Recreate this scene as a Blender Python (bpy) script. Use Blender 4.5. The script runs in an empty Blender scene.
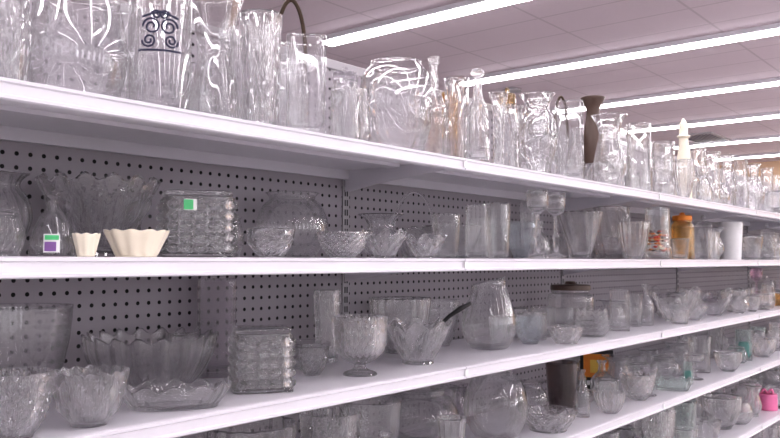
import bpy, math, random
from mathutils import Vector, noise
random.seed(7)
S = bpy.context.scene
S.view_settings.view_transform = 'Standard'
S.view_settings.exposure = -0.06
S.view_settings.gamma = 0.87
try:
    S.cycles.transparent_max_bounces = 48
    S.cycles.max_bounces = 20
    S.cycles.transmission_bounces = 18
    S.cycles.glossy_bounces = 6
except Exception as e:
    print(e)

# ------------------------------------------------------------ measurements
CAM = Vector((0, 0, 1.30)); A = math.radians(39.4); P = math.radians(3.0); FPX = 800.0
cA, sA, cP, sP = math.cos(A), math.sin(A), math.cos(P), math.sin(P)
Fv = Vector((cA*cP, sA*cP, sP)); Rv = Vector((sA, -cA, 0)); Uv = Rv.cross(Fv)
YF, YB = 1.05, 1.43
ZS = {'A': 1.5415, 'B': 1.306, 'C': 1.057, 'D': 0.811, 'E': 0.545, 'F': 0.16}
GAP = {'A': 0.6, 'B': 0.195, 'C': 0.205, 'D': 0.205, 'E': 0.22, 'F': .3}
BAYX = [1.554+1.22*i for i in range(-2, 7)]

# ------------------------------------------------------------ materials
def newmat(name):
    m = bpy.data.materials.new(name); m.use_nodes = True
    nt = m.node_tree; nt.nodes.clear()
    o = nt.nodes.new('ShaderNodeOutputMaterial')
    return m, nt, o
def mth(nt, op, a, b=None, c=None):
    n = nt.nodes.new('ShaderNodeMath'); n.operation = op
    for i, v in enumerate((a, b, c)):
        if v is None: continue
        if isinstance(v, (int, float)): n.inputs[i].default_value = v
        else: nt.links.new(v, n.inputs[i])
    return n.outputs[0]
def mixc(nt, f, a, b):
    n = nt.nodes.new('ShaderNodeMix'); n.data_type = 'RGBA'
    if isinstance(f, (int, float)): n.inputs[0].default_value = f
    else: nt.links.new(f, n.inputs[0])
    for i, v in ((6, a), (7, b)):
        if isinstance(v, tuple): n.inputs[i].default_value = (*v[:3], 1)
        else: nt.links.new(v, n.inputs[i])
    return n.outputs[2]
def plain(name, col, rough=0.5, var=0.06, scale=40, metal=0, coat=0, bump=0.0):
    m, nt, o = newmat(name)
    b = nt.nodes.new('ShaderNodeBsdfPrincipled')
    b.inputs['Roughness'].default_value = rough; b.inputs['Metallic'].default_value = metal
    b.inputs['Coat Weight'].default_value = coat
    tc = nt.nodes.new('ShaderNodeTexCoord'); nz = nt.nodes.new('ShaderNodeTexNoise')
    nz.inputs['Scale'].default_value = scale; nt.links.new(tc.outputs['Object'], nz.inputs['Vector'])
    c = mixc(nt, nz.outputs[0], tuple(x*(1-var) for x in col), tuple(min(1, x*(1+var)) for x in col))
    nt.links.new(c, b.inputs['Base Color'])
    if bump:
        bp = nt.nodes.new('ShaderNodeBump'); bp.inputs['Strength'].default_value = bump; bp.inputs['Distance'].default_value = .002
        nt.links.new(nz.outputs[0], bp.inputs['Height']); nt.links.new(bp.outputs[0], b.inputs['Normal'])
    nt.links.new(b.outputs[0], o.inputs[0]); return m
def glass(name, tint=(.996, .998, .998), base=.04, edge=.9, pw=3.8, rough=.0, refr=.25, dark=.30, dpw=5.0, ior=1.45):
    m, nt, o = newmat(name); L = nt.links.new
    lw = nt.nodes.new('ShaderNodeLayerWeight'); lw.inputs[0].default_value = .5
    f = lw.outputs['Facing']
    fac = mth(nt, 'ADD', mth(nt, 'MULTIPLY', mth(nt, 'POWER', f, pw), edge), base)
    dk = mth(nt, 'POWER', f, dpw)
    tr = nt.nodes.new('ShaderNodeBsdfTransparent')
    L(mixc(nt, dk, tint, tuple(x*dark for x in tint)), tr.inputs[0])
    gl = nt.nodes.new('ShaderNodeBsdfGlossy'); gl.inputs['Roughness'].default_value = rough
    gl.inputs['Color'].default_value = (1, 1, 1, 1)
    m1 = nt.nodes.new('ShaderNodeMixShader'); L(fac, m1.inputs[0]); L(tr.outputs[0], m1.inputs[1]); L(gl.outputs[0], m1.inputs[2])
    gb = nt.nodes.new('ShaderNodeBsdfGlass'); gb.inputs['Color'].default_value = (*tint, 1); gb.inputs['IOR'].default_value = ior
    gb.inputs['Roughness'].default_value = 0
    m2 = nt.nodes.new('ShaderNodeMixShader'); m2.inputs[0].default_value = refr; L(m1.outputs[0], m2.inputs[1]); L(gb.outputs[0], m2.inputs[2])
    L(m2.outputs[0], o.inputs[0]); return m

M = {
 'clear': glass('clear_glass'),
 'cut': glass('cut_glass', base=.07, pw=2.4, refr=.7, dark=.4, dpw=3.5, ior=1.5),
 'press': glass('pressed_glass', base=.05, pw=2.8, refr=.6, dark=.4, dpw=3.5),
 'lens': glass('hobnail_glass', tint=(.99, .994, .992), base=.07, pw=2.4, refr=.85, dark=.5, dpw=2.5, ior=1.5),
 'green': glass('greenish_glass', tint=(.95, .982, .97), base=.05, pw=2.2, refr=.6, dark=.5, dpw=2.5, ior=1.5),
 'blue': glass('bluish_glass', tint=(.965, .98, .99)),
 'amber': glass('amber_glass', tint=(.97, .84, .62)),
 'smoke': glass('smoky_glass', tint=(.93, .92, .935)),
 'dark': glass('dark_smoked_glass', tint=(.66, .62, .62)),
 'pink': glass('pink_glass', tint=(.98, .90, .95)),
 'cream': plain('cream_ceramic', (.90, .83, .68), .35, coat=.3),
 'white': plain('white_ceramic', (.85, .84, .84), .3, coat=.3),
 'brown': plain('brown_stoneware', (.11, .07, .055), .35),
 'wicker': plain('dark_wicker', (.06, .035, .02), .7, .3, 300, bump=.6),
 'black': plain('black_plastic', (.012, .012, .014), .35),
 'navy': plain('dark_blue_enamel', (.03, .03, .075), .4),
 'orange': plain('orange_card', (.88, .30, .04), .5),
 'red': plain('red_paint', (.75, .10, .05), .45),
 'yellow': plain('yellow_paint', (.9, .6, .12), .45),
 'teal': plain('teal_paint', (.16, .40, .38), .45),
 'leaf': plain('green_label', (.1, .55, .22), .5),
 'purple': plain('purple_label', (.25, .12, .35), .5),
 'paper': plain('white_label', (.85, .85, .85), .6),
 'magenta': plain('pink_satin', (.80, .22, .42), .4),
 'shelf': plain('white_enamel_steel', (.76, .74, .785), .32, .02, 8, coat=.15),
 'rail': plain('grey_enamel_steel', (.42, .40, .42), .45, .04, 20),
 'slot': plain('dark_slot', (.03, .03, .03), .8),
 'frame': plain('aluminium_frame', (.35, .34, .35), .4),
}
def pegmat():
    m, nt, o = newmat('pegboard_hardboard'); L = nt.links.new
    tc = nt.nodes.new('ShaderNodeTexCoord'); sx = nt.nodes.new('ShaderNodeSeparateXYZ'); L(tc.outputs['Object'], sx.inputs[0])
    def cell(s): return mth(nt, 'SUBTRACT', mth(nt, 'FRACT', mth(nt, 'DIVIDE', mth(nt, 'ADD', s, 10.0), .0254)), .5)
    a, b2 = cell(sx.outputs[0]), cell(sx.outputs[2])
    d = mth(nt, 'SQRT', mth(nt, 'ADD', mth(nt, 'MULTIPLY', a, a), mth(nt, 'MULTIPLY', b2, b2)))
    hole = mth(nt, 'LESS_THAN', d, .16)
    nz = nt.nodes.new('ShaderNodeTexNoise'); nz.inputs['Scale'].default_value = 6; L(tc.outputs['Object'], nz.inputs['Vector'])
    base = mixc(nt, nz.outputs[0], (.375, .345, .375), (.42, .39, .42))
    b = nt.nodes.new('ShaderNodeBsdfPrincipled'); b.inputs['Roughness'].default_value = .5
    L(mixc(nt, hole, base, (.005, .004, .005)), b.inputs['Base Color'])
    b.inputs['Specular IOR Level'].default_value = .25
    bp = nt.nodes.new('ShaderNodeBump'); bp.invert = True; bp.inputs['Distance'].default_value = .003
    L(hole, bp.inputs['Height']); L(bp.outputs[0], b.inputs['Normal'])
    L(b.outputs[0], o.inputs[0]); return m
M['peg'] = pegmat()
def gridmat(name, c, line, px, py, w, rough=.8):
    m, nt, o = newmat(name); L = nt.links.new
    tc = nt.nodes.new('ShaderNodeTexCoord'); sx = nt.nodes.new('ShaderNodeSeparateXYZ'); L(tc.outputs['Object'], sx.inputs[0])
    def ln(s, p): return mth(nt, 'LESS_THAN', mth(nt, 'FRACT', mth(nt, 'DIVIDE', mth(nt, 'ADD', s, 50.0), p)), w/p)
    g = mth(nt, 'MAXIMUM', ln(sx.outputs[0], px), ln(sx.outputs[1], py))
    nz = nt.nodes.new('ShaderNodeTexNoise'); nz.inputs['Scale'].default_value = 30; L(tc.outputs['Object'], nz.inputs['Vector'])
    base = mixc(nt, nz.outputs[0], tuple(x*.95 for x in c), c)
    b = nt.nodes.new('ShaderNodeBsdfPrincipled'); b.inputs['Roughness'].default_value = rough
    L(mixc(nt, g, base, line), b.inputs['Base Color']); L(b.outputs[0], o.inputs[0]); return m
M['ceil'] = gridmat('acoustic_tile', (.65, .56, .61), (.52, .445, .485), .61, 1.22, .025)
M['floor'] = gridmat('vinyl_tile', (.52, .50, .50), (.42, .40, .40), .305, .305, .004, .3)
M['wall'] = plain('tan_wall_paint', (.72, .52, .36), .8)
M['wall2'] = plain('offwhite_wall_paint', (.58, .56, .57), .8)
def emis(name, c, s):
    m, nt, o = newmat(name); e = nt.nodes.new('ShaderNodeEmission'); e.inputs[0].default_value = (*c, 1); e.inputs[1].default_value = s
    nt.links.new(e.outputs[0], o.inputs[0]); return m
M['tube'] = emis('fluorescent_diffuser', (1, .965, 1), 24)

# ------------------------------------------------------------ mesh builder
def spline(pts, n):
    out = []; m = len(pts)-1
    seg = [max(.02, math.hypot(pts[i+1][0]-pts[i][0], pts[i+1][1]-pts[i][1])) for i in range(m)]
    tot = sum(seg)
    for i in range(m):
        k = max(2, round(n*seg[i]/tot))
        p0, p1, p2, p3 = pts[max(0, i-1)], pts[i], pts[i+1], pts[min(m, i+2)]
        for j in range(k):
            t = j/k; q = []
            for a in range(2):
                v = .5*((2*p1[a])+(-p0[a]+p2[a])*t+(2*p0[a]-5*p1[a]+4*p2[a]-p3[a])*t*t+(-p0[a]+3*p1[a]-3*p2[a]+p3[a])*t**3)
                lo, hi = min(p0[a], p1[a], p2[a], p3[a]), max(p0[a], p1[a], p2[a], p3[a])
                q.append(min(hi, max(lo, v)))
            out.append(tuple(q))
    out.append(pts[-1]); return out
def pattern(p, th, t):
    if not p: return 0
    k, n, a = p
    if k == 'flute': return a*math.cos(n*th)
    if k == 'swirl': return a*math.cos(n*th+7*t)
    if k == 'diamond':
        return a*(abs(math.sin(n*th/2+n*t*.6))*abs(math.sin(n*th/2-n*t*.6))*2-1)
    if k == 'star':
        return a*(abs(math.sin(n*th/2+5*t))+abs(math.sin(n*th/2-5*t))-1.2)*(1 if t > .15 else 0)
    if k == 'fan':
        return a*math.cos(n*th)*max(0, 1-t*1.5)
    if k == 'crackle':
        return a*noise.noise(Vector((math.cos(th)*n, math.sin(th)*n, t*n*1.3)))*2
    return 0
class MB:
    def __init__(s): s.v = []; s.f = []; s.m = []; s.sm = []; s.mats = []
    def mi(s, k):
        if k not in s.mats: s.mats.append(k)
        return s.mats.index(k)
    def lathe(s, prof, R, H, mat, z0=0, seg=40, n=22, pat=None, sq=0, zin=.05, t=.0028, slant=0, scal=None, solid=False, cx=0, cy=0, sqb=None, flat=1.0, prange=(0.06, .98)):
        mi = s.mi(mat); pts = spline(prof, n)
        facet = bool(pat and pat[0] in ('diamond', 'star', 'crackle'))
        rings = [(r*R, z*H, z, 1) for r, z in pts]
        if not solid:
            t = min(t, R*.14)
            inner = [(max(.0007, r*R-t), z*H, z, 0) for r, z in pts if z > zin+.01][::-1]
            if inner:
                rin = inner[-1][0]
                inner[0] = (inner[0][0], inner[0][1]-.0002, inner[0][2], 0)
                inner += [(rin*.7, zin*H, zin, 0), (.0007, zin*H, zin, 0)]
            rings += inner
        else: rings.append((.0007, rings[-1][1], rings[-1][2], 0))
        b = len(s.v)
        for r, z, tt, out in rings:
            r = max(r, .0007)
            for j in range(seg):
                th = 2*math.pi*j/seg; f = 1
                c, sn = math.cos(th), math.sin(th)
                if sq: f = 1/((abs(c)**sq+abs(sn)**sq)**(1/sq))
                if out and pat and prange[0] < tt < prange[1]: f *= 1+pattern(pat, th, tt)
                elif pat and pat[0] in ('flute', 'swirl') and tt > .1: f *= 1+pattern(pat, th, tt)*.9
                if out and sqb and .06 < tt < .94:
                    a1, a2 = abs(c), abs(sn); u = min(a1, a2)/max(a1, a2)*(1 if c*sn > 0 else -1)
                    bu = (u+1)/2*sqb[0]; bv = (tt-.06)/.88*sqb[1]
                    du = (bu-math.floor(bu)-.5)*2; dv = (bv-math.floor(bv)-.5)*2; q = du*du+dv*dv
                    f *= 1-sqb[2]*.5+sqb[2]*(math.sqrt(max(0, 1-q/.81)) if q < .81 else 0)
                zz = z
                if slant: zz += slant*H*c*max(0, tt-.3)**2
                if scal and tt > .5: zz += scal[1]*H*math.cos(scal[0]*th)*((tt-.5)*2)**2
                s.v.append((cx+r*f*c, cy+r*f*sn*flat, max(0, z0+zz)))
        for i in range(len(rings)-1):
            sm = not (facet and rings[i][3] and rings[i+1][3])
            for j in range(seg):
                k = (j+1) % seg
                s.f.append((b+i*seg+j, b+i*seg+k, b+(i+1)*seg+k, b+(i+1)*seg+j)); s.m.append(mi); s.sm.append(sm)
        s.f.append(tuple(b+j for j in range(seg))[::-1]); s.m.append(mi); s.sm.append(False)
        e = b+(len(rings)-1)*seg
        s.f.append(tuple(e+j for j in range(seg))); s.m.append(mi); s.sm.append(False)
    def tube(s, pts, r, mat, seg=8, closed=False):
        mi = s.mi(mat); b = len(s.v); n = len(pts); pts = [Vector(p) for p in pts]
        for i, p in enumerate(pts):
            q0 = pts[i-1] if (i > 0 or closed) else p; q1 = pts[(i+1) % n] if (i < n-1 or closed) else p
            d = (q1-q0).normalized(); up = Vector((0, 1, 0)) if abs(d.y) < .9 else Vector((1, 0, 0))
            a = d.cross(up).normalized(); c = d.cross(a)
            rr = r[i] if isinstance(r, list) else r
            for j in range(seg):
                th = 2*math.pi*j/seg; w = p+a*math.cos(th)*rr+c*math.sin(th)*rr; s.v.append(tuple(w))
        for i in range(n if closed else n-1):
            for j in range(seg):
                k = (j+1) % seg; i2 = (i+1) % n
                s.f.append((b+i*seg+j, b+i*seg+k, b+i2*seg+k, b+i2*seg+j)); s.m.append(mi); s.sm.append(True)
        if not closed:
            s.f.append(tuple(b+j for j in range(seg))); s.m.append(mi); s.sm.append(False)
            s.f.append(tuple(b+(n-1)*seg+j for j in range(seg))); s.m.append(mi); s.sm.append(False)
    def prism(s, pts, axis, a, b_, mat):
        mi = s.mi(mat); b = len(s.v); n = len(pts)
        for q in (a, b_):
            for p in pts:
                if axis == 'x': s.v.append((q, p[0], p[1]))
                elif axis == 'y': s.v.append((p[0], q, p[1]))
                else: s.v.append((p[0], p[1], q))
        for i in range(n):
            k = (i+1) % n; s.f.append((b+i, b+k, b+n+k, b+n+i)); s.m.append(mi); s.sm.append(False)
        s.f.append(tuple(range(b, b+n))[::-1]); s.f.append(tuple(range(b+n, b+2*n))); s.m += [mi]*2; s.sm += [False]*2
    def box(s, x0, x1, y0, y1, z0, z1, mat): s.prism([(x0, y0), (x1, y0), (x1, y1), (x0, y1)], 'z', z0, z1, mat)
    def patch(s, R, th0, th1, z0, z1, mat, off=.0006, n=8, flat=False):
        mi = s.mi(mat); b = len(s.v)
        for i in range(n+1):
            th = th0+(th1-th0)*i/n
            if flat: x, y = -(R+off), math.tan(th)*R
            else: x, y = -(R+off)*math.cos(th), -(R+off)*math.sin(th)
            s.v.append((x, y, z0)); s.v.append((x, y, z1))
        for i in range(n):
            s.f.append((b+2*i, b+2*i+2, b+2*i+3, b+2*i+1)); s.m.append(mi); s.sm.append(False)
    def done(s, name, loc=(0, 0, 0), rot=0, parent=None, bevel=0):
        me = bpy.data.meshes.new(name); me.from_pydata(s.v, [], s.f)
        for k in s.mats: me.materials.append(M[k])
        me.polygons.foreach_set('material_index', s.m); me.polygons.foreach_set('use_smooth', s.sm)
        me.update(); o = bpy.data.objects.new(name, me); S.collection.objects.link(o)
        o.location = loc; o.rotation_euler = (0, 0, rot)
        if parent: o.parent = parent
        if bevel:
            md = o.modifiers.new('bevel', 'BEVEL'); md.width = bevel; md.segments = 2; md.limit_method = 'ANGLE'
        return o

# ------------------------------------------------------------ room
X0, X1, Y0, Y1, ZC = -6, 20, -8, 10, 3.62
b = MB(); b.box(X0, X1, Y0, Y1, -.1, 0, 'floor'); b.done('floor')
b = MB(); b.box(X0, X1, Y0, Y1, ZC, ZC+.1, 'ceil'); b.done('ceiling')
b = MB(); b.box(X1, X1+.1, Y0, Y1, 0, ZC, 'wall'); b.done('wall_right')
b = MB(); b.box(X0, X1, Y1, Y1+.1, 0, ZC, 'wall2'); b.done('wall_back')
b = MB(); b.box(X0-.1, X0, Y0, Y1, 0, ZC, 'wall2'); b.done('wall_left')
b = MB(); b.box(X1-.02, X1, Y0, Y1, 0, .12, 'rail'); b.done('baseboard_right')
WZ0, WZ1, WW, WS = .9, 2.8, 1.0, 2.2   # unseen shop-front windows, added so the glass picks up highlight streaks
b = MB(); b.box(X0, X1, Y0-.1, Y0, 0, WZ0, 'wall2'); b.box(X0, X1, Y0-.1, Y0, WZ1, ZC, 'wall2')
xw = X0
while xw < X1: b.box(xw, min(X1, xw+WS-WW), Y0-.1, Y0, WZ0, WZ1, 'wall2'); xw += WS
b.done('wall_front')
xw = X0+WS-WW; k = 1
while xw+WW <= X1+.1:
    b = MB(); x2 = min(X1, xw+WW)
    for q in (xw, (xw+x2)/2-.02, x2-.04): b.box(q, q+.04, Y0-.07, Y0-.03, WZ0, WZ1, 'frame')
    b.box(xw, x2, Y0-.07, Y0-.03, WZ0, WZ0+.04, 'frame'); b.box(xw, x2, Y0-.07, Y0-.03, WZ1-.04, WZ1, 'frame'); b.done('added_window_%d' % k); k += 1; xw += WS
for i in range(-4, 6):
    x = 5.95+2.5*i; b = MB()
    b.box(x-.10, x+.10, Y0+.5, 5.75, ZC-.05, ZC, 'shelf')
    b.prism([(x-.075, ZC-.0501), (x-.062, ZC-.075), (x+.062, ZC-.075), (x+.075, ZC-.0501)], 'y', Y0+.52, 5.73, 'tube')
    b.done('ceiling_light_strip')
b = MB(); b.box(14.7, 15.9, 4.6, 5.2, ZC-.03, ZC, 'rail')
for i in range(9): b.box(14.76, 15.84, 4.65+i*.06, 4.67+i*.06, ZC-.04, ZC-.03, 'navy')
b.done('ceiling_air_vent')
b = MB(); b.lathe([(1, 0), (1, .4), (.7, 1)], .12, .04, 'rail', solid=True); b.done('ceiling_speaker', (9.3, 5.5, ZC-.04))

# ------------------------------------------------------------ gondola shelving
root = bpy.data.objects.new('gondola_shelving', None); S.collection.objects.link(root)
XL, XR = BAYX[0], BAYX[-1]; ZT = 1.80
for i in range(len(BAYX)-1):
    b = MB(); b.box(BAYX[i]+.012, BAYX[i+1]-.012, YB, YB+.012, .12, ZT, 'peg'); b.done('pegboard_panel', parent=root)
b = MB()
for x in BAYX:
    b.box(x-.012, x+.012, YB-.004, YB+.045, 0, ZT+.004, 'rail')
    z = .2
    while z < ZT-.04:
        b.box(x-.006, x-.002, YB-.0046, YB-.0038, z, z+.016, 'slot'); b.box(x+.002, x+.006, YB-.0046, YB-.0038, z, z+.016, 'slot'); z += .0254
b.done('slotted_uprights', parent=root)
b = MB(); b.box(XL, XR, YB-.006, YB+.02, ZT, ZT+.025, 'rail'); b.done('top_rail', parent=root, bevel=.003)
LIP = .030
for k, zt in ZS.items():
    b = MB()
    for i in range(len(BAYX)-1):
        xa, xb = BAYX[i]+.0015, BAYX[i+1]-.0015
        pr = [(YF+.004, zt), (YB-.006, zt), (YB-.006, zt-.004), (YF+.012, zt-.004), (YF+.012, zt-LIP+.004), (YF+.020, zt-LIP+.004),
              (YF+.020, zt-LIP), (YF+.002, zt-LIP), (YF-.002, zt-LIP+.002), (YF-.002, zt-LIP+.006), (YF+.001, zt-LIP+.008), (YF+.001, zt-.008),
              (YF-.002, zt-.006), (YF-.002, zt-.002)]
        b.prism(pr, 'x', xa, xb, 'shelf')
        b.box(xa, xb, YB-.02, YB-.008, zt-.028, zt-.0042, 'shelf')
        b.box(xa+.03, xb-.03, YF+.17, YF+.21, zt-.012, zt-.0042, 'shelf')
        for xs in (xa+.004, xb-.004):
            b.prism([(YB-.006, zt-.005), (YF+.03, zt-.005), (YF+.03, zt-.020), (YB-.10, zt-.045), (YB-.006, zt-.06)], 'x', xs-.0012, xs+.0012, 'shelf')
    b.done('shelf_board', parent=root)
    b = MB()
    for x in BAYX[1:-1]:
        b.box(x-.006, x+.006, YF-.0035, YF-.0022, zt-.024, zt-.008, 'paper')
    b.done('shelf_joint_clips', parent=root)
b = MB(); b.box(XL, XR, YF+.01, YF+.025, 0, .125, 'rail'); b.done('kick_plate', parent=root)

# ------------------------------------------------------------ vessel profiles
PR = {
 'cyl': [(0, 0), (.95, 0), (1, .03), (1, .5), (1, .97), (1, 1)],
 'tumbler': [(0, 0), (.76, 0), (.8, .03), (.9, .5), (1, 1)],
 'bowl': [(0, 0), (.46, 0), (.5, .04), (.76, .28), (.94, .65), (1, 1)],
 'flarebowl': [(0, 0), (.46, 0), (.47, .06), (.6, .28), (.8, .6), (1, .97), (1, 1)],
 'dish': [(0, 0), (.62, 0), (.66, .08), (.84, .5), (1, .95), (1, 1)],
 'fish': [(0, 0), (.5, 0), (.75, .12), (.97, .36), (.98, .55), (.8, .8), (.62, .9), (.66, .96), (.74, 1)],
 'globe': [(0, 0), (.4, 0), (.7, .08), (.96, .32), (1, .5), (.94, .68), (.75, .86), (.55, .95), (.5, 1)],
 'barrel': [(0, 0), (.7, 0), (.82, .06), (1, .4), (.98, .6), (.86, .85), (.84, .95), (.9, 1)],
 'hurricane': [(0, 0), (.55, 0), (.5, .05), (.78, .2), (.88, .36), (.68, .6), (.56, .74), (.7, .9), (1, 1)],
 'hour': [(0, 0), (.72, 0), (.78, .08), (.72, .28), (.54, .52), (.6, .7), (.82, .9), (1, 1)],
 'flute': [(0, 0), (.6, 0), (.55, .06), (.5, .2), (.56, .5), (.72, .8), (1, 1)],
 'vase': [(0, 0), (.8, 0), (.84, .05), (.82, .3), (.84, .6), (.92, .9), (1, 1)],
 'urn': [(0, 0), (.5, 0), (.45, .05), (.8, .25), (.98, .48), (.85, .7), (.6, .83), (.66, .92), (.9, 1)],
 'pillow': [(0, 0), (.45, 0), (.6, .05), (.9, .3), (1, .6), (.92, .85), (.72, .96), (.7, 1)],
 'bottle': [(0, 0), (.85, 0), (.98, .04), (1, .3), (.95, .5), (.6, .64), (.34, .72), (.3, .92), (.42, .94), (.42, 1)],
 'goblet': [(0, 0), (.64, 0), (.6, .04), (.26, .1), (.2, .17), (.5, .24), (.84, .38), (.96, .62), (1, 1)],
 'candle': [(0, 0), (.95, 0), (.85, .04), (.3, .1), (.2, .25), (.36, .32), (.2, .38), (.17, .6), (.3, .66), (.8, .72), (.95, .8), (1, 1)],
 'tear': [(0, 0), (.5, 0), (.74, .05), (.98, .28), (.97, .45), (.8, .7), (.64, .88), (.62, 1)],
 'lid': [(0, 0), (1, 0), (1, .12), (.8, .3), (.4, .45), (.14, .5), (.12, .6), (.24, .7), (.28, .85), (.15, .98), (.02, 1)],
 'flatlid': [(0, 0), (1, 0), (1, .45), (.9, .6), (.3, .7), (.25, .95), (.02, 1)],
 'knob': [(0, 0), (.5, 0), (.4, .2), (.9, .45), (1, .65), (.7, .9), (.05, 1)],
}
def build(kind, R, H, o):
    mb = MB(); mat = o.get('mat'); pat = o.get('pat'); near = o.get('near', 1)
    seg = 96 if (pat and near) else (48 if near else 32)
    n = 26 if near else 16
    if pat and pat[0] in ('diamond', 'star'):
        seg = pat[1]*(6 if near else 4); n = 30 if near else 16
    if pat and pat[0] == 'crackle': seg = 40; n = 16
    kw = dict(pat=pat, seg=seg, n=n)
    for q in ('scal', 'slant', 'zin', 't', 'flat'):
        if q in o: kw[q] = o[q]
    nm = {'cyl': 'cylinder_vase', 'tumbler': 'glass_tumbler', 'bowl': 'glass_bowl', 'flarebowl': 'flared_glass_bowl', 'dish': 'glass_serving_dish', 'fish': 'glass_fishbowl_vase', 'globe': 'glass_globe_bowl',
          'barrel': 'round_glass_vase', 'hurricane': 'hurricane_vase', 'hour': 'hourglass_vase', 'flute': 'trumpet_vase', 'vase': 'glass_flower_vase', 'urn': 'urn_shaped_vase',
          'pillow': 'pillow_vase', 'bottle': 'glass_bottle', 'goblet': 'footed_glass_compote', 'candle': 'glass_candlestick', 'tear': 'teardrop_vase'}.get(kind)
    if kind in PR:
        if kind in ('goblet',): kw.setdefault('zin', .3)
        if kind == 'candle': kw.setdefault('zin', .74)
        m0 = mat or ('press' if pat else 'clear')
        mb.lathe(PR[kind], R, H, m0, **kw)
        if pat and kind in ('bowl', 'flarebowl', 'dish', 'tumbler', 'goblet', 'vase') and m0 in ('press', 'clear', 'cut'):
            nm = nm.replace('glass_', 'cut_glass_') if 'glass_' in nm else 'cut_glass_'+nm
    elif kind == 'painted':
        nm = 'painted_cylinder_vase'; mb.lathe(PR['cyl'], R, H, 'clear', seg=56)
        zc = H*o.get('zc', .7); q0 = R*.62
        def wrap(x, z):
            a = -math.pi/2+x/R; return ((R+.0012)*math.cos(a), (R+.0012)*math.sin(a), z)
        for sx in (-1, 1):
            for dz, dx, rr, tw in ((.25, .42, .46, 1), (-.45, .55, .36, -1), (.85, .2, .24, 1)):
                pts = []
                for i in range(28):
                    a = i/27*math.pi*3.2*tw; q = q0*rr*(1-.75*i/27)
                    pts.append(wrap(sx*(q0*dx+q*math.cos(a)), zc+q0*dz+q*math.sin(a)))
                mb.tube(pts, .0017, 'navy', 6)
        mb.tube([wrap(q0*(-1.1+2.2*i/12), zc-q0*.95) for i in range(13)], .0018, 'navy', 6)
        mb.tube([wrap(q0*(-.9+1.8*i/12), zc+q0*(1.0-.25*abs(i-6)/6)) for i in range(13)], .0018, 'navy', 6)
    elif kind == 'square':
        nm = 'square_glass_vase'; mb.lathe(PR['cyl'], R, H, mat or 'clear', sq=9, t=.004, zin=.08, seg=64, n=14)
    elif kind == 'hobjar':
        nm = 'hobnail_glass_jar'
        mb.lathe([(0, 0), (.9, 0), (.97, .03), (.97, .5), (.97, .93), (.9, .98), (.86, 1)], R*.95, H*.88, mat or 'lens', sq=8, seg=240, n=90, sqb=(5, 5, .16), t=.007)
        mb.lathe([(0, 0), (1, 0), (1, .5), (.95, .8), (.5, 1)], R*.86, H*.10, mat or 'lens', z0=H*.885, sq=7, seg=64, n=10, solid=True)
        if o.get('tag'):
            mb.patch(R*1.06, .12, .40, H*.66, H*.82, 'paper', flat=True, off=.003); mb.patch(R*1.06, .2, .40, H*.67, H*.81, 'leaf', flat=True, off=.0036)
    elif kind == 'jar':
        nm = 'lidded_candy_jar'; m0 = mat or 'clear'
        mb.lathe([(0, 0), (.7, 0), (.8, .05), (1, .35), (1, .6), (.8, .92), (.72, .97), (.75, 1)], R, H*.72, m0, **kw)
        mb.lathe(PR['lid'], R*.76, H*.27, o.get('lidmat', m0), z0=H*.725, seg=40, solid=True)
    elif kind == 'capjar':
        nm = 'glass_jar_with_lid'
        mb.lathe([(0, 0), (.9, 0), (1, .05), (1, .8), (.8, .95), (.8, 1)], R, H*.82, mat or 'clear', seg=40)
        mb.lathe(PR['flatlid'], R*.86, H*.17, o.get('lidmat', 'smoke'), z0=H*.823, seg=40, solid=True)
    elif kind == 'bell':
        nm = 'glass_cloche_bottle'
        mb.lathe([(0, 0), (.95, 0), (1, .04), (.95, .3), (.7, .55), (.35, .72), (.2, .8), (.26, .84), (.18, .86)], R, H, 'clear', seg=48)
        mb.lathe(PR['knob'], R*.3, H*.15, 'clear', z0=H*.862, solid=True)
        mb.patch(R, -.35, .3, H*.06, H*.34, 'paper', off=.002); mb.patch(R, -.3, .15, H*.08, H*.22, 'purple', off=.0026); mb.patch(R, -.3, .25, H*.25, H*.32, 'leaf', off=.0026)
    elif kind == 'decanter':
        nm = 'glass_decanter'
        mb.lathe([(0, 0), (.85, 0), (1, .04), (.96, .2), (.86, .55), (.5, .68), (.34, .76), (.34, .84), (.5, .86)], R, H, 'press', seg=64, pat=('flute', 8, .04))
        mb.lathe(PR['knob'], R*.62, H*.135, 'press', z0=H*.862, solid=True)
    elif kind == 'scallop':
        nm = 'cream_scalloped_bowl'; k = o.get('n', 11)
        mb.lathe([(0, 0), (.6, 0), (.64, .04), (.8, .45), (.98, .9), (1, 1)], R, H, 'cream', pat=('flute', k, .04), seg=112, scal=(k, .03), t=.005, zin=.3)
    elif kind == 'basket':
        nm = 'glass_basket'; hb = H*.42
        mb.lathe(PR['flarebowl'], R, hb, mat or 'press', pat=('flute', 16, .04), seg=96, scal=(4, .12))
        pts = [(R*.86*math.cos(a), 0, hb*.92+(H-hb*.92)*math.sin(a)) for a in [math.pi*i/24 for i in range(25)]]
        mb.tube(pts, .004, o.get('hmat', mat or 'press'))
    elif kind == 'wbasket':
        nm = 'vase_with_wicker_handle'; hb = H*.62
        mb.lathe(PR['barrel'], R, hb, 'clear', seg=48)
        pts = [(R*.8*math.cos(a), 0, hb*.93+(H-hb*.93)*math.sin(a)) for a in [math.pi*i/24 for i in range(25)]]
        mb.tube(pts, .0045, 'wicker')
    elif kind == 'brown':
        nm = 'brown_stoneware_vase'; mb.lathe([(0, 0), (.5, 0), (.6, .1), (.85, .4), (.8, .6), (.5, .82), (.55, .9), (.95, 1)], R, H, 'brown', seg=40)
    elif kind == 'white':
        nm = 'white_ceramic_vase'; mb.lathe(PR['tumbler'], R, H, 'white', seg=40, t=.005)
    elif kind == 'lighthouse':
        nm = 'cream_tapered_bottle'
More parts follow.
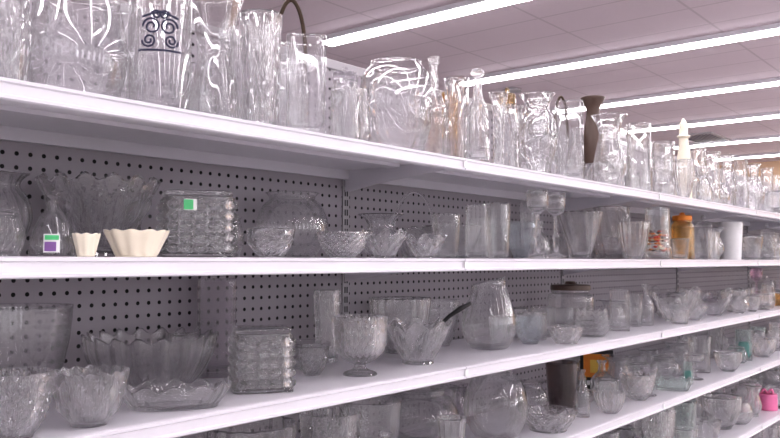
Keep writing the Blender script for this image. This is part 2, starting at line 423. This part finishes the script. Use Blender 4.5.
        mb.lathe([(0, 0), (.95, 0), (1, .03), (.8, .5), (.5, .74), (.5, .78), (.7, .79), (.7, .81), (.48, .82), (.46, .93), (.1, 1)], R, H, 'cream', seg=32, solid=True)
    elif kind == 'spoonbowl':
        nm = 'cut_glass_bowl_with_spoon'
        mb.lathe(PR['flarebowl'], R, H*.68, 'cut', pat=('star', 12, .06), seg=72, n=30, scal=(8, .1))
        mb.tube([(-R*.1, 0, H*.2), (R*.5, -R*.1, H*.55), (R*.95, -R*.2, H*.80), (R*1.3, -R*.25, H*.93), (R*1.6, -R*.3, H*1.02)], [.003, .004, .005, .0065, .004], 'black')
    elif kind == 'plates':
        nm = 'stacked_glass_plates'
        k = 4
        for i in range(k): mb.lathe([(0, 0), (.6, 0), (.68, .1), (.9, .6), (1, 1)], R*(1-.04*i), H*.4, 'press', z0=H*.2*i, pat=('flute', 12, .03), seg=72, n=12, scal=(12, .2), zin=.15)
    elif kind == 'swan':
        nm = 'glass_chip_boat'
        mb.lathe(PR['flarebowl'], R, H*.6, mat or 'press', pat=('flute', 10, .05), seg=80, scal=(2, .3), flat=.6)
        for sx in (-1, 1):
            pts = [(sx*(R*.9+R*.2*math.sin(a)), 0, H*.62+H*.3*(1-math.cos(a))/2) for a in [math.pi*1.4*i/12 for i in range(13)]]
            mb.tube(pts, .0045, mat or 'press')
    elif kind == 'potpourri':
        nm = 'jar_of_dried_petals'
        mb.lathe(PR['cyl'], R, H, 'clear', seg=40)
        for i in range(60):
            a = random.random()*6.28; q = random.random()**.5*R*.72; z = H*.12+random.random()*H*.45
            mb.lathe([(0, 0), (1, .3), (.8, 1)], R*.17, R*.16, random.choice(['red', 'orange', 'cream', 'brown']), z0=z, cx=q*math.cos(a), cy=q*math.sin(a), solid=True, seg=6, n=3)
    elif kind == 'book':
        nm = 'orange_boxed_glassware'; w = R
        mb.box(-w, w, -.02, .02, 0, H, 'black'); mb.box(-w*.8, w*.75, -.0206, -.02, H*.3, H*.9, 'orange'); mb.box(-w*.4, w*.3, -.0212, -.0206, H*.42, H*.75, 'yellow')
        mb.box(-w*.7, w*.6, -.0206, -.02, H*.1, H*.22, 'paper')
    elif kind == 'tealbox':
        nm = 'square_green_glass_box'; mb.lathe(PR['cyl'], R*.8, H, 'green', sq=9, seg=48, n=10); mb.lathe([(0, 0), (1, 0), (1, .8), (.8, 1)], R*.55, H*.5, 'teal', z0=H*.09, sq=9, seg=32, n=8, solid=True)
    elif kind == 'bow':
        nm = 'pink_ribbon_roll'
        mb.lathe([(0, 0), (.9, 0), (1, .1), (1, .9), (.9, 1)], R, H*.5, 'magenta', seg=32, zin=.3, t=.01)
        pts = [(R*.9*math.cos(a)*.6, -R*.2, H*.5+R*.5*abs(math.sin(2*a))) for a in [math.pi*i/16 for i in range(17)]]
        mb.tube(pts, .006, 'magenta', 8)
    elif kind == 'tray':
        nm = 'oval_glass_tray'; mb.lathe([(0, 0), (.72, 0), (.76, .1), (.92, .6), (1, 1)], R, H, mat or 'press', pat=('flute', 24, .015), seg=120, flat=.5, t=.004, zin=.2, scal=(12, .12))
    return mb, nm

placed = {k: [] for k in ZS}
def solve(shelf, px, top, w, y):
    z = ZS[shelf]; dz = z-CAM.z; k = (px-390)/FPX
    X = (cA*y+k*(sA*cP*y+sP*dz))/(sA-k*cA*cP)
    p = Vector((X, y, dz)); d = p.dot(Fv); py = 219-FPX*p.dot(Uv)/d
    return X, d, w*d/FPX/2, (py-top)*d/FPX
FP = {'hobjar': 1.2, 'tray': .62, 'bowl': .93, 'flarebowl': .9, 'dish': .93, 'goblet': .95, 'spoonbowl': .9, 'square': 1.18, 'swan': .8, 'plates': .95}
def put(shelf, kind, px, top, w, v, **o):
    y = YF+(YB-YF)*v; best = None
    for shrink in (1, .94, .88, .8, .7, .6, .5):
        vs = sorted([i/40 for i in range(41)], key=lambda q: abs(q-v))
        for q in vs:
            if abs(q-v) > .6: continue
            y = YF+(YB-YF)*q; X, d, R, H = solve(shelf, px, top, w, y)
            R *= shrink; H *= (1+shrink)/2
            if kind in ('square', 'tealbox'): R *= .86
            if R > .172: R = .172
            fr = R*FP.get(kind, 1.02)
            if y-R*(.72 if kind == 'tray' else 1) < YF+.003 or y+R*(.72 if kind == 'tray' else 1) > YB-.010: continue
            if all(math.hypot(X-a, y-b_) > fr+c+.001 for a, b_, c in placed[shelf]):
                best = (X, y, d, R, H, fr); break
        if best: break
    if not best: print('SKIP', shelf, kind, px); return
    X, y, d, R, H, fr = best
    H = max(.012, min(H, GAP[shelf]))
    placed[shelf].append((X, y, fr))
    o['near'] = d < 3.2
    mb, nm = build(kind, R, H, o)
    rot = o.get('rot')
    if rot is None: rot = math.atan2(y, X) if kind in ('hobjar', 'bell', 'square') else (math.atan2(y, X)-math.pi/2)
    else: rot += math.atan2(y, X)
    mb.done(o.get('name', nm), (X, y, ZS[shelf]+.0004), rot)
D20 = ('diamond', 20, .065); F16 = ('flute', 16, .04); F10 = ('flute', 10, .05); ST = ('star', 12, .09); CR = ('crackle', 6, .09); SW = ('swirl', 14, .035)

# ---- shelf A (top)
for a in [
 ('barrel', 4, -25, 46, .3, dict(pat=D20)), ('barrel', 76, -12, 96, .4, {}), ('painted', 159, -10, 62, .25, dict(zc=.62)),
 ('hour', 214, -10, 62, .25, dict(pat=('flute', 6, .03), slant=.05, mat='clear')), ('vase', 260, 14, 44, .3, dict(pat=D20, mat='cut')), ('square', 306, 38, 46, .2, {}), ('square', 285, 44, 30, .75, {}),
 ('wbasket', 290, -2, 38, .85, {}), ('capjar', 345, 66, 30, .3, {}), ('pillow', 396, 62, 74, .4, dict(pat=('fan', 18, .05), mat='clear')), ('bottle', 434, 56, 27, .15, {}),
 ('tumbler', 457, 78, 25, .4, {}), ('decanter', 478, 67, 23, .12, {}), ('flute', 499, 92, 20, .15, {}), ('capjar', 508, 86, 20, .85, dict(mat='clear', lidmat='amber')), ('hour', 515, 106, 18, .4, {}),
 ('urn', 538, 94, 40, .3, {}), ('square', 570, 102, 32, .2, {}), ('wbasket', 562, 96, 16, .8, {}), ('brown', 594, 97, 26, .8, {}), ('hurricane', 610, 115, 36, .25, {}), ('cyl', 640, 124, 24, .25, {}),
 ('goblet', 663, 142, 24, .2, {}), ('lighthouse', 685, 118, 18, .65, {}), ('bowl', 684, 160, 20, .1, dict(pat=F16)), ('tumbler', 699, 148, 15, .3, {}), ('vase', 713, 152, 16, .2, {}), ('urn', 728, 155, 16, .3, {}),
 ('cyl', 742, 158, 13, .2, {}), ('hurricane', 755, 164, 14, .3, {}), ('vase', 768, 168, 12, .2, {}), ('barrel', 778, 175, 12, .3, {}),
 ('bottle', 368, 90, 20, .9, {}), ('cyl', 450, 92, 16, .9, dict(mat='amber')), ('flute', 120, 6, 36, .9, {}), ('vase', 236, 20, 30, .9, {}), ('fish', 622, 128, 24, .85, {}), ('bottle', 700, 160, 8, .8, dict(mat='amber'))]:
    put('A', *a[:5], **a[5])
# ---- shelf B
for a in [
 ('jar', 2, 200, 40, .2, dict(pat=D20)), ('bell', 52, 192, 44, .22, {}), ('scallop', 136, 231, 62, .15, {}), ('scallop', 86, 234, 26, .12, dict(n=8)), ('hobjar', 196, 190, 76, .35, dict(tag=1, rot=.12)),
 ('flarebowl', 98, 176, 128, .75, dict(pat=('star', 14, .08), mat='cut', scal=(14, .05))),
 ('bowl', 271, 229, 48, .16, dict(pat=CR, mat='cut')), ('fish', 292, 193, 74, .7, {}), ('bowl', 343, 232, 50, .2, dict(pat=D20, mat='cut')), ('flarebowl', 385, 232, 44, .2, dict(pat=ST, mat='cut', scal=(8, .12))),
 ('basket', 414, 192, 46, .65, {}), ('flarebowl', 425, 237, 42, .12, dict(pat=ST, mat='cut', scal=(8, .12))), ('tumbler', 447, 214, 28, .35, {}), ('square', 477, 205, 26, .3, {}), ('candle', 538, 190, 22, .1, dict(mat='press')), ('candle', 556, 192, 20, .2, dict(mat='press')), ('tumbler', 499, 203, 24, .3, {}),
 ('bowl', 522, 222, 32, .5, dict(mat='blue')), ('dish', 452, 226, 60, .8, dict(mat='press')), ('tumbler', 530, 200, 20, .85, {}),
 ('flarebowl', 580, 212, 44, .4, dict(pat=SW)), ('barrel', 612, 206, 40, .55, dict(pat=SW)), ('bowl', 634, 222, 30, .2, dict(pat=F16)), ('potpourri', 658, 208, 24, .25, {}), ('capjar', 683, 210, 22, .3, dict(mat='amber', lidmat='orange')),
 ('jar', 704, 212, 22, .3, {}), ('white', 731, 222, 24, .35, {}), ('bowl', 752, 236, 20, .2, dict(pat=F16)), ('jar', 768, 222, 18, .3, {}), ('cyl', 714, 232, 10, .1, {}), ('tumbler', 778, 236, 9, .1, {})]:
    put('B', *a[:5], **a[5])
# ---- shelf C
for a in [
 ('tray', 174, 386, 112, .16, {}), ('bowl', 14, 372, 72, .12, dict(pat=D20, mat='cut')), ('bowl', 89, 371, 72, .15, dict(pat=ST, mat='cut', scal=(16, .03))), ('bowl', 150, 330, 156, .68, dict(pat=('flute', 18, .06), mat='press', scal=(18, .06))),
 ('hobjar', 261, 325, 64, .3, dict(rot=.12)), ('bowl', 18, 306, 100, .75, dict(mat='clear')),
 ('square', 216, 276, 44, .9, dict(mat='smoke')), ('goblet', 360, 316, 54, .25, dict(pat=D20, mat='cut')), ('spoonbowl', 418, 304, 66, .3, {}), ('tear', 489, 281, 56, .4, dict(slant=.12)), ('tumbler', 327, 290, 26, .8, dict(pat=D20, mat='cut')), ('bowl', 312, 346, 34, .45, dict(pat=CR)),
 ('bowl', 400, 298, 60, .85, dict(pat=F16)), ('bowl', 440, 300, 40, .85, {}),
 ('bowl', 530, 316, 32, .35, dict(mat='blue')), ('capjar', 571, 281, 46, .55, dict(lidmat='brown')), ('dish', 566, 327, 34, .1, dict(pat=ST, mat='cut')), ('plates', 592, 311, 36, .25, {}),
 ('square', 620, 290, 22, .3, {}), ('tumbler', 634, 294, 18, .4, {}), ('bottle', 646, 284, 16, .35, {}), ('swan', 676, 284, 42, .3, {}), ('swan', 712, 286, 36, .3, dict(mat='press')), ('flarebowl', 694, 306, 26, .1, dict(pat=ST)),
 ('bowl', 734, 290, 24, .3, dict(pat=F16)), ('candle', 757, 268, 12, .4, dict(mat='pink')), ('jar', 768, 276, 14, .2, {}), ('bowl', 752, 296, 16, .1, dict(pat=F16))]:
    put('C', *a[:5], **a[5])
# ---- shelf D
for a in [
 ('globe', 496, 370, 64, .35, dict(mat='clear', pat=('swirl', 9, .012))), ('fish', 420, 388, 80, .7, {}), ('bowl', 372, 400, 60, .5, {}), ('bowl', 250, 424, 90, .6, dict(pat=F16)), ('bowl', 330, 412, 60, .6, dict(pat=D20)),
 ('dish', 548, 410, 56, .12, dict(pat=ST)), ('tumbler', 562, 362, 32, .45, dict(mat='dark')), ('bottle', 583, 370, 14, .3, {}), ('book', 597, 350, 32, .9, {}), ('hurricane', 618, 356, 32, .5, {}), ('bowl', 610, 392, 30, .1, dict(pat=F16)),
 ('bowl', 638, 374, 34, .25, dict(pat=D20)), ('vase', 700, 336, 24, .4, {}), ('tray', 672, 378, 40, .15, dict(mat='green')), ('tumbler', 664, 352, 20, .7, {}), ('tealbox', 744, 330, 22, .35, {}), ('bowl', 728, 352, 26, .15, dict(pat=F16)),
 ('bowl', 762, 338, 28, .25, dict(pat=ST)), ('tumbler', 776, 322, 12, .3, {}), ('square', 716, 330, 16, .7, {}), ('tealbox', 688, 362, 14, .2, {}), ('bowl', 160, 432, 90, .5, {})]:
    put('D', *a[:5], **a[5])
# ---- shelf E
for a in [
 ('bow', 768, 378, 18, .2, {}), ('tumbler', 684, 400, 26, .3, dict(mat='green')), ('bowl', 655, 408, 40, .3, dict(pat=D20)), ('bowl', 722, 396, 36, .3, dict(pat=F16)), ('jar', 744, 378, 22, .4, {}), ('dish', 706, 420, 30, .1, {}), ('square', 700, 388, 20, .7, {}), ('dish', 600, 430, 40, .5, {})]:
    put('E', *a[:5], **a[5])
put('F', 'potpourri', 772, 425, 20, .2)

# ---- background fill with more donated glassware
kinds = [('tumbler', .036, .11), ('bowl', .075, .07), ('flarebowl', .08, .075), ('vase', .042, .16), ('cyl', .045, .14), ('goblet', .05, .13), ('fish', .075, .14), ('jar', .055, .15), ('hurricane', .05, .17), ('bottle', .035, .18),
         ('candle', .035, .14), ('urn', .055, .16), ('dish', .085, .04), ('barrel', .06, .12)]
pats = [None, None, F16, ST, SW, F10, D20]
def fill(shelf, xa, xb, ya, yb, tries, hs=1.0, low=False):
    for _ in range(tries):
        X = random.uniform(xa, xb); y = random.uniform(ya, yb); k, R, H = random.choice(kinds)
        if low and k in ('bowl', 'flarebowl', 'dish'): continue
        s = random.uniform(.75, 1.15); R *= s; H *= random.uniform(.75, 1.15)*hs; H = min(H, GAP[shelf]-.005)
        if y-R < YF+.006 or y+R > YB-.012: continue
        if any(math.hypot(X-a, y-b_) < R+c+.004 for a, b_, c in placed[shelf]): continue
        placed[shelf].append((X, y, R))
        pt = random.choice(pats); mt = random.choice([None, None, None, None, None, None, 'smoke', 'press', 'cut'])
        q = random.random()
        if X > 3.5 and q < .03: mt = 'amber'
        elif q > .97: mt = 'green'
        mb, nm = build(k, R, H, dict(pat=pt, mat=mt, near=X < 1.8)); mb.done(nm, (X, y, ZS[shelf]+.0004), random.random()*6)
fill('A', .3, 6.4, YF+.04, YB-.04, 300, 1.0, True)
fill('B', .5, 6.4, 1.24, YB-.04, 80, .8)
fill('B', 2.6, 6.4, YF+.04, YB-.04, 150, .8)
fill('C', .9, 6.4, 1.22, YB-.04, 80, .75)
fill('C', 2.3, 6.4, YF+.04, YB-.04, 160, .65)
fill('D', .5, 6.4, YF+.04, YB-.04, 220, .75)
fill('E', 1.6, 6.4, YF+.04, YB-.04, 200, .8)
fill('F', 2.6, 6.0, YF+.04, YB-.04, 60, 1)

# ------------------------------------------------------------ world + camera
w = bpy.data.worlds.new('added_window_light'); S.world = w; w.use_nodes = True
bg = w.node_tree.nodes['Background']; bg.inputs[0].default_value = (.97, .96, 1, 1); bg.inputs[1].default_value = 5.5  # even bright world behind the added windows, there for glints in the glass
cd = bpy.data.cameras.new('camera'); cam = bpy.data.objects.new('camera', cd); S.collection.objects.link(cam)
cd.sensor_width = 36; cd.lens = 36*FPX/780; cd.clip_start = .02
cam.location = CAM; cam.rotation_euler = Fv.to_track_quat('-Z', 'Y').to_euler()
S.camera = cam
print('counts', {k: len(v) for k, v in placed.items()}, sum(len(m.vertices) for m in bpy.data.meshes))
